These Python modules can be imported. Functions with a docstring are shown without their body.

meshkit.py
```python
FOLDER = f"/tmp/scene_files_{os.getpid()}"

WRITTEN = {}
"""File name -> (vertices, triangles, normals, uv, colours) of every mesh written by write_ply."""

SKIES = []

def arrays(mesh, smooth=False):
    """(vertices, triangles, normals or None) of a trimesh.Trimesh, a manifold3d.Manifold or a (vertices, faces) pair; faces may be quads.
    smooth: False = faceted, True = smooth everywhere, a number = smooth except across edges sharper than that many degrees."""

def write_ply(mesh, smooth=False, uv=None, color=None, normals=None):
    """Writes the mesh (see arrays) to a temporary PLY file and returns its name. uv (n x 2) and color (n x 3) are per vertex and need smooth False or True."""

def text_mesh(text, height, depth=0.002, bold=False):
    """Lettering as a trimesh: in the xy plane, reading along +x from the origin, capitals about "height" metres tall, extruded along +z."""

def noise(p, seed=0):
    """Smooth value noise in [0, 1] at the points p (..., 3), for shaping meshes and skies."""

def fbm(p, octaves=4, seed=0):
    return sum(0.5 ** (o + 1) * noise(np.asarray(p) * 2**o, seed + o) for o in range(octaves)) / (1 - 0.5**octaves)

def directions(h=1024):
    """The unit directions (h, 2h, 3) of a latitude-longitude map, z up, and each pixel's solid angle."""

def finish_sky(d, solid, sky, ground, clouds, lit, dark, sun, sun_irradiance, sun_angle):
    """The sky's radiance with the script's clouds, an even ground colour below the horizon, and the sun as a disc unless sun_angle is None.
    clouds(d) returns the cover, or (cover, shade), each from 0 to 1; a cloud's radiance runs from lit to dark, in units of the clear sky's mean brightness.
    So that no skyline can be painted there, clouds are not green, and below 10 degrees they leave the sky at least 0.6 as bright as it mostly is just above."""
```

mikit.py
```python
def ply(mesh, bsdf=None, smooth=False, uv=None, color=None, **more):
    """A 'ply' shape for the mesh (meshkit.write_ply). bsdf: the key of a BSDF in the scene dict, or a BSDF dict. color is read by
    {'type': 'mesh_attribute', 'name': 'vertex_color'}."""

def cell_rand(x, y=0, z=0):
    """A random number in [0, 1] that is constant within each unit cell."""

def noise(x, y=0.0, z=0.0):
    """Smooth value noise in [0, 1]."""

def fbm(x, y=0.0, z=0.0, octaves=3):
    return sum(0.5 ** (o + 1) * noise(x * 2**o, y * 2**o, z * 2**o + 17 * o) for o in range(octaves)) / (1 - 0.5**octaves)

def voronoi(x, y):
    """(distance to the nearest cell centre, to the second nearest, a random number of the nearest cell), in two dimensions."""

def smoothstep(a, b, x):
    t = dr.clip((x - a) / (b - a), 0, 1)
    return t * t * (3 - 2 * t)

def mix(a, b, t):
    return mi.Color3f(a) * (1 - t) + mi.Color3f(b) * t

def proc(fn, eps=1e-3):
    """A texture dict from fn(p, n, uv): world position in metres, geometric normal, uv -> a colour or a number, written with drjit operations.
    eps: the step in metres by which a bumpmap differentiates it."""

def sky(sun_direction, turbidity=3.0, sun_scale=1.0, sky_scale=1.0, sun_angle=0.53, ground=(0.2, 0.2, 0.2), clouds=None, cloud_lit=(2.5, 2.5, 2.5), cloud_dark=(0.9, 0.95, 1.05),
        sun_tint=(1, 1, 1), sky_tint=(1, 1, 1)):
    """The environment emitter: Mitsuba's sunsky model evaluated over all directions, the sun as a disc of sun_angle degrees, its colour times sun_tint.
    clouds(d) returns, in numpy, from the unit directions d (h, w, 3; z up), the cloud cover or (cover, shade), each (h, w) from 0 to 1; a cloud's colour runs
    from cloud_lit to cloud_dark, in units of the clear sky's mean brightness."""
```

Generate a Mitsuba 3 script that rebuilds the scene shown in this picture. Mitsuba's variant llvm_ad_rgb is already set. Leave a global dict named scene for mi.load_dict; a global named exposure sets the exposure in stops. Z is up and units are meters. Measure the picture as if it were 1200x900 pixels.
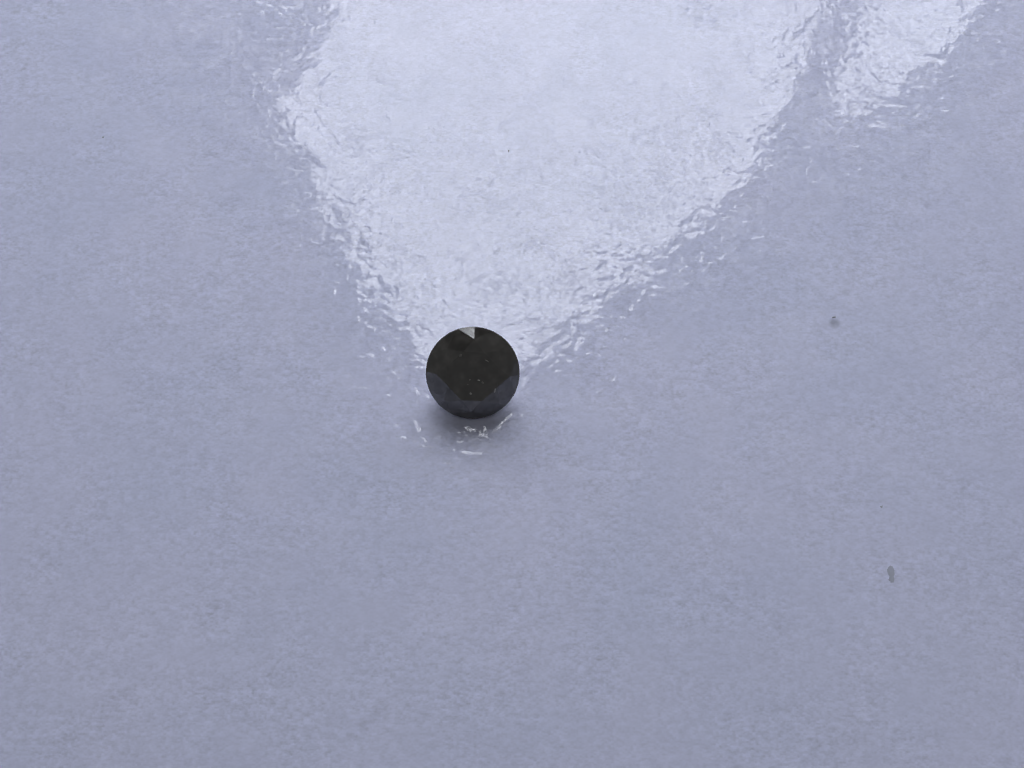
import math
import numpy as np
import trimesh
import drjit as dr
import mitsuba as mi
import mikit
import meshkit
from scipy.spatial import HalfspaceIntersection, ConvexHull
from shapely.geometry import Polygon, box as sbox

T = mi.ScalarTransform4f
scene, labels = {'type': 'scene'}, {}
exposure = 0.0
rng = np.random.default_rng(7)

# ------------------------------------------------------------------ camera
THETA = math.radians(28)            # view direction away from straight down
HFOV, DIST = 32.0, 0.126
view = np.array([0, math.sin(THETA), -math.cos(THETA)])
up = np.array([0, math.cos(THETA), math.sin(THETA)])
eye = -view * DIST
scene['sensor'] = {
    'type': 'perspective', 'fov': HFOV, 'fov_axis': 'x', 'near_clip': 0.005, 'far_clip': 20.0,
    'to_world': T().look_at(origin=eye.tolist(), target=[0, 0, 0], up=[0, 0, 1]),


}


def ray(px, py):
    """Direction through a point of the 1200 x 900 picture."""
    k = math.tan(math.radians(HFOV / 2)) / 600
    d = view + (px - 600) * k * np.array([1.0, 0, 0]) - (py - 450) * k * up
    return d / np.linalg.norm(d)


def on_paper(px, py, z=0.0):
    d = ray(px, py)
    return eye + d * ((z - eye[2]) / d[2])


# ------------------------------------------------------------------ light: bright panels out of view that the glossy paper mirrors
LIGHT_Y = 0.20  # unseen light, set close so its brightness falls off across the paper
PANEL_L = (5.95, 6.12, 6.55)  # radiance of the unseen light, set for the mirrored patch


def mirrored(px, py):
    """Where the paper at this spot mirrors the plane of the unseen light: (x, z)."""
    p, d = on_paper(px, py), ray(px, py)
    d = d * [1, 1, -1]
    q = p + d * ((LIGHT_Y - p[1]) / d[1])
    return q[0], q[2]


# bright outline mirrored in the paper; unseen low part widened to light it
main = [mirrored(*p) for p in [(392, 0), (385, 60), (330, 100), (305, 145), (350, 195), (380, 250), (420, 330), (460, 400), (500, 456), (532, 508),
                               (554, 524), (584, 484), (640, 430), (715, 362), (795, 300), (862, 238), (912, 172), (940, 95), (960, 0)]]
side = [mirrored(*p) for p in [(1014, 0), (990, 75), (970, 158), (1040, 148), (1112, 92), (1172, 0)]]
LOW, BOTTOM = 0.197, 0.085
panel_main = Polygon(main + [(0.037, LOW), (0.040, LOW), (0.040, BOTTOM), (-0.25, BOTTOM), (-0.25, 0.125), (-0.12, 0.135), (-0.055, LOW)]).buffer(0)  # wide low wing is out of view, there to light the paper
panel_side = Polygon(side + [(side[-1][0], LOW), (0.12, 0.135), (0.25, 0.125), (0.25, BOTTOM), (0.048, BOTTOM), (0.048, LOW)]).buffer(0)


def upright(poly, y, depth):
    """A polygon in x, z extruded along y from y to y + depth."""
    parts = []
    for g in getattr(poly, 'geoms', [poly]):
        m = trimesh.creation.extrude_polygon(g, depth, engine='earcut')
        v = m.vertices
        parts.append(trimesh.Trimesh(np.c_[v[:, 0], y + depth - v[:, 2], v[:, 1]], m.faces, process=False))
    m = trimesh.util.concatenate(parts)
    m.fix_normals()
    return m


for name, poly in (('unseen_light__panel', panel_main), ('unseen_light__panel_001', panel_side)):
    scene[name] = mikit.ply(upright(poly, LIGHT_Y + 0.006, 0.004), {'type': 'diffuse', 'reflectance': {'type': 'rgb', 'value': 0.1}},
                            emitter={'type': 'area', 'radiance': {'type': 'rgb', 'value': list(PANEL_L)}})  # glowing panels out of view, light the paper and show mirrored in it
scene['unseen_room_light'] = {'type': 'constant', 'radiance': {'type': 'rgb', 'value': [0.16, 0.16, 0.161]}}     # even dim light of the unseen room, lifts shadow and stone
scene['dark_matte'] = {'type': 'twosided', 'bsdf': {'type': 'diffuse', 'reflectance': {'type': 'rgb', 'value': [0.03, 0.03, 0.032]}}}
outer = sbox(-0.26, 0.0, 0.26, 0.56)
scene['unseen_light__dark_surround'] = mikit.ply(upright(outer.difference(panel_main.union(panel_side)), LIGHT_Y, 0.012), 'dark_matte')  # unseen dark surround, gives the mirrored bright patch its outline
labels['unseen_light'] = {'label': 'bright light out of view mirrored as the pale patch in the glossy paper', 'category': 'unseen_light'}

# ------------------------------------------------------------------ materials
MARKS = [on_paper(978, 379), on_paper(596, 176), on_paper(1044, 676)]


def relief(p, n, uv):
    """Height of the coated paper's skin, 0..1 (times the bump scale)."""
    x, y = p.x * 1e3, p.y * 1e3
    wx = mikit.noise(x * 0.8, y * 0.8, 3.0) - 0.5
    wy = mikit.noise(x * 0.8, y * 0.8, 9.0) - 0.5
    a = mikit.noise(x * 1.8 + wx * 1.9, y * 2.0 + wy * 1.9, 1.5)
    b = mikit.noise(x * 4.6 + 31 + wy, y * 5.0 + wx, 5.5)
    c = mikit.noise(x * 9 + 11, y * 9.5, 2.5)
    w = mikit.fbm(x * 0.3, y * 0.3, 7.5, octaves=2)
    patch = mikit.smoothstep(0.15, 0.85, mikit.noise(x * 0.4 + 5, y * 0.4, 4.5))
    pits = mikit.smoothstep(0.60, 0.88, mikit.noise(x * 2.5 + wy, y * 2.8 + wx, 21.5))
    h = a * (0.24 + 0.46 * patch) + b * (0.03 + 0.05 * patch) + 0.008 * c + 1.4 * w + pits * (0.16 + 0.34 * patch)
    for m, r, d in ((MARKS[0], 0.3, 1.2), (MARKS[1], 0.16, 0.6), (MARKS[2], 0.35, 0.5)):
        q = (dr.square(x - float(m[0]) * 1e3) + dr.square(y - float(m[1]) * 1e3)) / (r * r)
        h = h - d * dr.exp(-q)
    return h


def paper_white(p, n, uv):
    x, y = p.x * 1e3, p.y * 1e3
    wx = mikit.noise(x * 0.7, y * 0.7, 13.0) - 0.5
    f = 0.5 * mikit.fbm(x * 2.4 + wx, y * 3.2 + wx, 1.0, octaves=3) + 0.5 * mikit.fbm(x * 5.5, y * 7.5, 31.0, octaves=2)
    k = mikit.fbm(x * 0.35, y * 0.35, 8.0, octaves=2)
    g = mikit.fbm(x * 0.12, y * 0.12, 6.0, octaves=3)
    fibre = mikit.smoothstep(0.70, 0.9, mikit.noise(x * 2.6 + wx * 2, y * 6.0, 3.0))
    pit = dr.exp(-dr.square((dr.square(x - float(MARKS[0][0]) * 1e3) + dr.square(y - float(MARKS[0][1]) * 1e3)) / 0.16))  # shade of the pit painted into the paper colour, over its bump
    grain = -0.30 * pit * f * 2 + (f - 0.5) * (0.15 + 0.42 * k) + 0.06 * (g - 0.5) - 0.09 * fibre * k
    return mi.Color3f(0.578, 0.606, 0.785) * (0.96 + grain) + mi.Color3f(0.018, 0.0, -0.012) * (g - 0.5)


def sheen_mix(p, n, uv):
    x, y = p.x * 1e3, p.y * 1e3
    return dr.clip(0.25 + 1.5 * (mikit.noise(x * 6.0, y * 7.0, 2.0) - 0.5) + 0.5 * (mikit.noise(x * 0.5, y * 0.6, 9.0) - 0.5), 0.0, 0.95)


white = mikit.proc(paper_white)
coats = [{'type': 'roughplastic', 'alpha': a, 'int_ior': 1.5, 'diffuse_reflectance': white, 'nonlinear': False} for a in (0.0012, 0.17)]
scene['coated_paper'] = {'type': 'twosided', 'bsdf': {
    'type': 'bumpmap', 'scale': 20e-6, 'arbitrary': mikit.proc(relief, eps=2.5e-5),
    'bsdf': {'type': 'blendbsdf', 'weight': mikit.proc(sheen_mix), 'a': coats[0], 'b': coats[1]}}}


def stone_body(p, n, uv):
    x, y, z = p.x * 1e3, p.y * 1e3, p.z * 1e3
    return mi.Color3f(0.023, 0.0215, 0.0195) * (0.35 + 1.5 * dr.square(mikit.fbm(x * 1.6, y * 1.6, z * 1.6, octaves=4)) * 2)


scene['black_stone'] = {'type': 'twosided', 'bsdf': {'type': 'roughplastic', 'alpha': 0.015, 'int_ior': 2.05, 'diffuse_reflectance': mikit.proc(stone_body)}}
scene['girdle_stone'] = {'type': 'twosided', 'bsdf': {'type': 'roughplastic', 'alpha': 0.25, 'int_ior': 2.4, 'diffuse_reflectance': {'type': 'rgb', 'value': [0.06, 0.06, 0.065]}}}
scene['speck_grey'] = {'type': 'diffuse', 'reflectance': {'type': 'rgb', 'value': [0.40, 0.40, 0.38]}}
scene['speck_dim'] = {'type': 'diffuse', 'reflectance': {'type': 'rgb', 'value': [0.17, 0.165, 0.155]}}
scene['dust_grey'] = {'type': 'diffuse', 'reflectance': {'type': 'rgb', 'value': [0.22, 0.23, 0.27]}}
scene['dust_pale'] = {'type': 'diffuse', 'reflectance': {'type': 'rgb', 'value': [0.36, 0.38, 0.46]}}

# ------------------------------------------------------------------ the sheet of paper
slab = trimesh.creation.box([0.9, 0.86, 0.0003])
slab.apply_translation([0, -0.20, -0.00015])
scene['paper'] = mikit.ply(slab, 'coated_paper')
labels['paper'] = {'label': 'glossy lavender white paper surface under the black stone', 'category': 'paper', 'kind': 'structure'}

# ------------------------------------------------------------------ the stone: a round brilliant, girdle radius 1, facet planes intersected
R = 0.00325
G = 0.035                                       # half the girdle's thickness


def az(deg, r, z):
    return np.array([r * math.cos(math.radians(deg)), r * math.sin(math.radians(deg)), z])


def plane(a, b, c):
    n = np.cross(b - a, c - a)
    n /= np.linalg.norm(n)
    if n @ a < 0:
        n = -n
    return n, n @ a


CROWN, PAV, TABLE, STAR = 37.0, 40.75, 0.57, 0.785
tc = math.tan(math.radians(CROWN))
z_table = G + (1 - TABLE) * tc
STEEP = math.tan(math.radians(27))
z_star = G + (1 - STAR * math.cos(math.radians(22.5))) * tc
planes = [('table', np.array([0, 0, 1.0]), z_table)]
TURN = -1.5
for k in range(8):
    A = 90 + 45 * k + TURN
    kite = np.array([math.cos(math.radians(A + 22.5)) * math.sin(math.radians(CROWN)), math.sin(math.radians(A + 22.5)) * math.sin(math.radians(CROWN)), math.cos(math.radians(CROWN))])
    planes.append(('main_facet', kite, kite @ az(A + 22.5, 1, G)))
    S = az(A, STAR, z_star)
    ap = TABLE * math.cos(math.radians(22.5))
    tip = az(A, 1, z_table - (1 - ap) * STEEP) if k in (3, 5) else S       # two steeper ones, tilted to mirror the pale paper
    planes.append(('star_facet',) + plane(tip, az(A - 22.5, TABLE, z_table), az(A + 22.5, TABLE, z_table)))
    for s in (-1, 1):
        n, d = plane(S, az(A, 1, G), az(A + s * 22.5, 1, G))
        if k == 0 and s == 1:                    # one facet tilted a little to mirror the light out of view
            planes.append(('bright_facet',) + plane(S, az(A, 1, G), az(A + s * 22.5, 1, G + 0.012)))
        else:
            planes.append(('girdle_facet', n, d))
for k in range(64):
    n = az(k * 360 / 64 + TURN, 1, 0)
    planes.append(('girdle', n, 1.0))
for k in range(16):
    A = 90 + 22.5 * k + TURN
    s, c = math.sin(math.radians(PAV)), math.cos(math.radians(PAV))
    if k % 2:
        n = az(A, s, -c)
        planes.append(('pavilion', n, n @ az(A, 1, -G)))
    A += 11.25
    s, c = math.sin(math.radians(PAV + 1.3)), math.cos(math.radians(PAV + 1.3))
    n = az(A, s, -c)
    planes.append(('pavilion', n, n @ az(A, math.cos(math.radians(11.25)), -G)))
N = np.array([p[1] for p in planes])
D = np.array([p[2] for p in planes])
pts = HalfspaceIntersection(np.c_[N, -D], np.zeros(3)).intersections
pts = pts[np.isfinite(pts).all(1)]
pts = np.unique(np.round(pts, 5), axis=0)
# standing: on the culet and the girdle's near edge, the table facing the viewer
best = None
for phi in np.radians(np.linspace(38, 46, 161)):
    Rx = trimesh.transformations.rotation_matrix(phi, [1, 0, 0])[:3, :3]
    q = pts @ Rx.T
    g = q[np.hypot(pts[:, 0], pts[:, 1]) > 0.9][:, 2].min()
    c = q[np.hypot(pts[:, 0], pts[:, 1]) < 0.2][:, 2].min()
    if best is None or abs(g - c) < best[0]:
        best = (abs(g - c), phi)
phi = best[1]
ROLL = math.radians(1.5)
M3 = trimesh.transformations.rotation_matrix(ROLL, [0, 1, 0])[:3, :3] @ trimesh.transformations.rotation_matrix(phi, [1, 0, 0])[:3, :3]
low = (pts @ M3.T)[:, 2].min() * R
centre = on_paper(554, 437, -low)
M4 = np.eye(4)
M4[:3, :3] = M3 * R
M4[:3, 3] = centre


def put(mesh):
    m = mesh.copy()
    m.apply_transform(M4)
    return m


pieces = {}
for (kind, n, d) in planes:
    on = pts[np.abs(pts @ n - d) < 4e-5]
    if len(on) < 3:
        continue
    a = np.cross(n, [0.3, 0.5, 0.81])
    a /= np.linalg.norm(a)
    b = np.cross(n, a)
    c = on.mean(0)
    on = on[np.argsort(np.arctan2((on - c) @ b, (on - c) @ a))]
    f = [[0, i, i + 1] for i in range(1, len(on) - 1)]
    pieces.setdefault(kind, []).append(trimesh.Trimesh(on, f, process=False))


def key(base, i):
    return base if i == 0 else f'{base}_{i:03d}'


for kind in ('table', 'main_facet', 'star_facet', 'girdle_facet', 'bright_facet'):
    for i, m in enumerate(pieces[kind]):
        k = key(f'black_gemstone__{"girdle_facet_015" if kind == "bright_facet" else kind}', i)
        scene[k] = mikit.ply(put(m), 'black_stone')
labels['black_gemstone__girdle_facet_015'] = {'label': 'pale triangular facet at the top edge mirroring the light out of view'}
scene['black_gemstone__girdle'] = mikit.ply(put(trimesh.util.concatenate(pieces['girdle'])), 'girdle_stone')
scene['black_gemstone__pavilion'] = mikit.ply(put(trimesh.util.concatenate(pieces['pavilion'])), 'black_stone')
labels['black_gemstone'] = {'label': 'round black faceted gemstone lying on the glossy pale paper', 'category': 'gemstone'}


def blob(sx, sy, sz, seed, rough=0.25):
    m = trimesh.creation.icosphere(3, 1.0)
    v = m.vertices
    v = v * (1 + rough * (meshkit.fbm(v * 1.7 + seed * 3.1, 3, seed)[:, None] - 0.5) * 2)
    return trimesh.Trimesh(v * [sx, sy, sz], m.faces, process=False)


# tiny pale specks in the stone's face (positions in girdle radii on the table)
for i, (x, y, sx, sy, rot) in enumerate([(-0.06, -0.10, .022, .016, 20), (0.13, -0.11, .024, .014, -10), (0.21, -0.16, .02, .03, 30), (-0.04, -0.40, .02, .022, 0),
                                         (0.475, -0.33, .010, .05, -6), (-0.26, 0.42, .035, .022, 50), (0.30, 0.31, .045, .014, -30), (-0.1, -0.2, .012, .012, 0)]):
    b = blob(sx, sy, 0.006, i + 20)
    b.apply_transform(trimesh.transformations.rotation_matrix(math.radians(rot), [0, 0, 1]))
    b.apply_translation([x, y + 0.03, z_table + 0.002])
    scene[key('black_gemstone__pale_speck', i)] = mikit.ply(put(b), 'speck_dim' if i in (0, 2, 5, 6, 7) else 'speck_grey', smooth=True)

# ------------------------------------------------------------------ specks on the paper
mm = 1e-3
for i, (px, py, sx, sy, sz, rot, mat, lab) in enumerate([
        (1044, 670, .23, .40, .03, -3, 'dust_pale', 'longest grey speck lying on the paper at lower right'),
        (977, 372, .13, .06, .02, 8, 'dust_grey', 'dark speck at the edge of a small pit right of the stone'),
        (121, 161, .09, .08, .03, 0, 'dust_pale', 'tiny dark speck on the paper at upper left'),
        (1033, 594, .08, .08, .04, 0, 'dust_pale', 'tiny grey speck above the longest speck at lower right'),
        (596, 177, .05, .10, .03, 0, 'dust_grey', 'tiny dark speck inside the bright reflection above the stone')]):
    b = blob(sx * mm, sy * mm, sz * mm, i + 3, 0.4)
    if i == 0:                                   # a second lump at its lower end
        b2 = blob(.16 * mm, .22 * mm, .03 * mm, 44, 0.5)
        b2.apply_translation([0.02 * mm, -0.55 * mm, 0])
        b = trimesh.util.concatenate([b, b2])
    b.apply_transform(trimesh.transformations.rotation_matrix(math.radians(rot), [0, 0, 1]))
    b.apply_translation(on_paper(px, py) + [0, 0, sz * mm * 0.6])
    scene[key('dust_speck', i)] = mikit.ply(b, mat, smooth=True)
    labels[key('dust_speck', i)] = {'label': lab, 'category': 'speck', 'group': 'specks on the paper'}
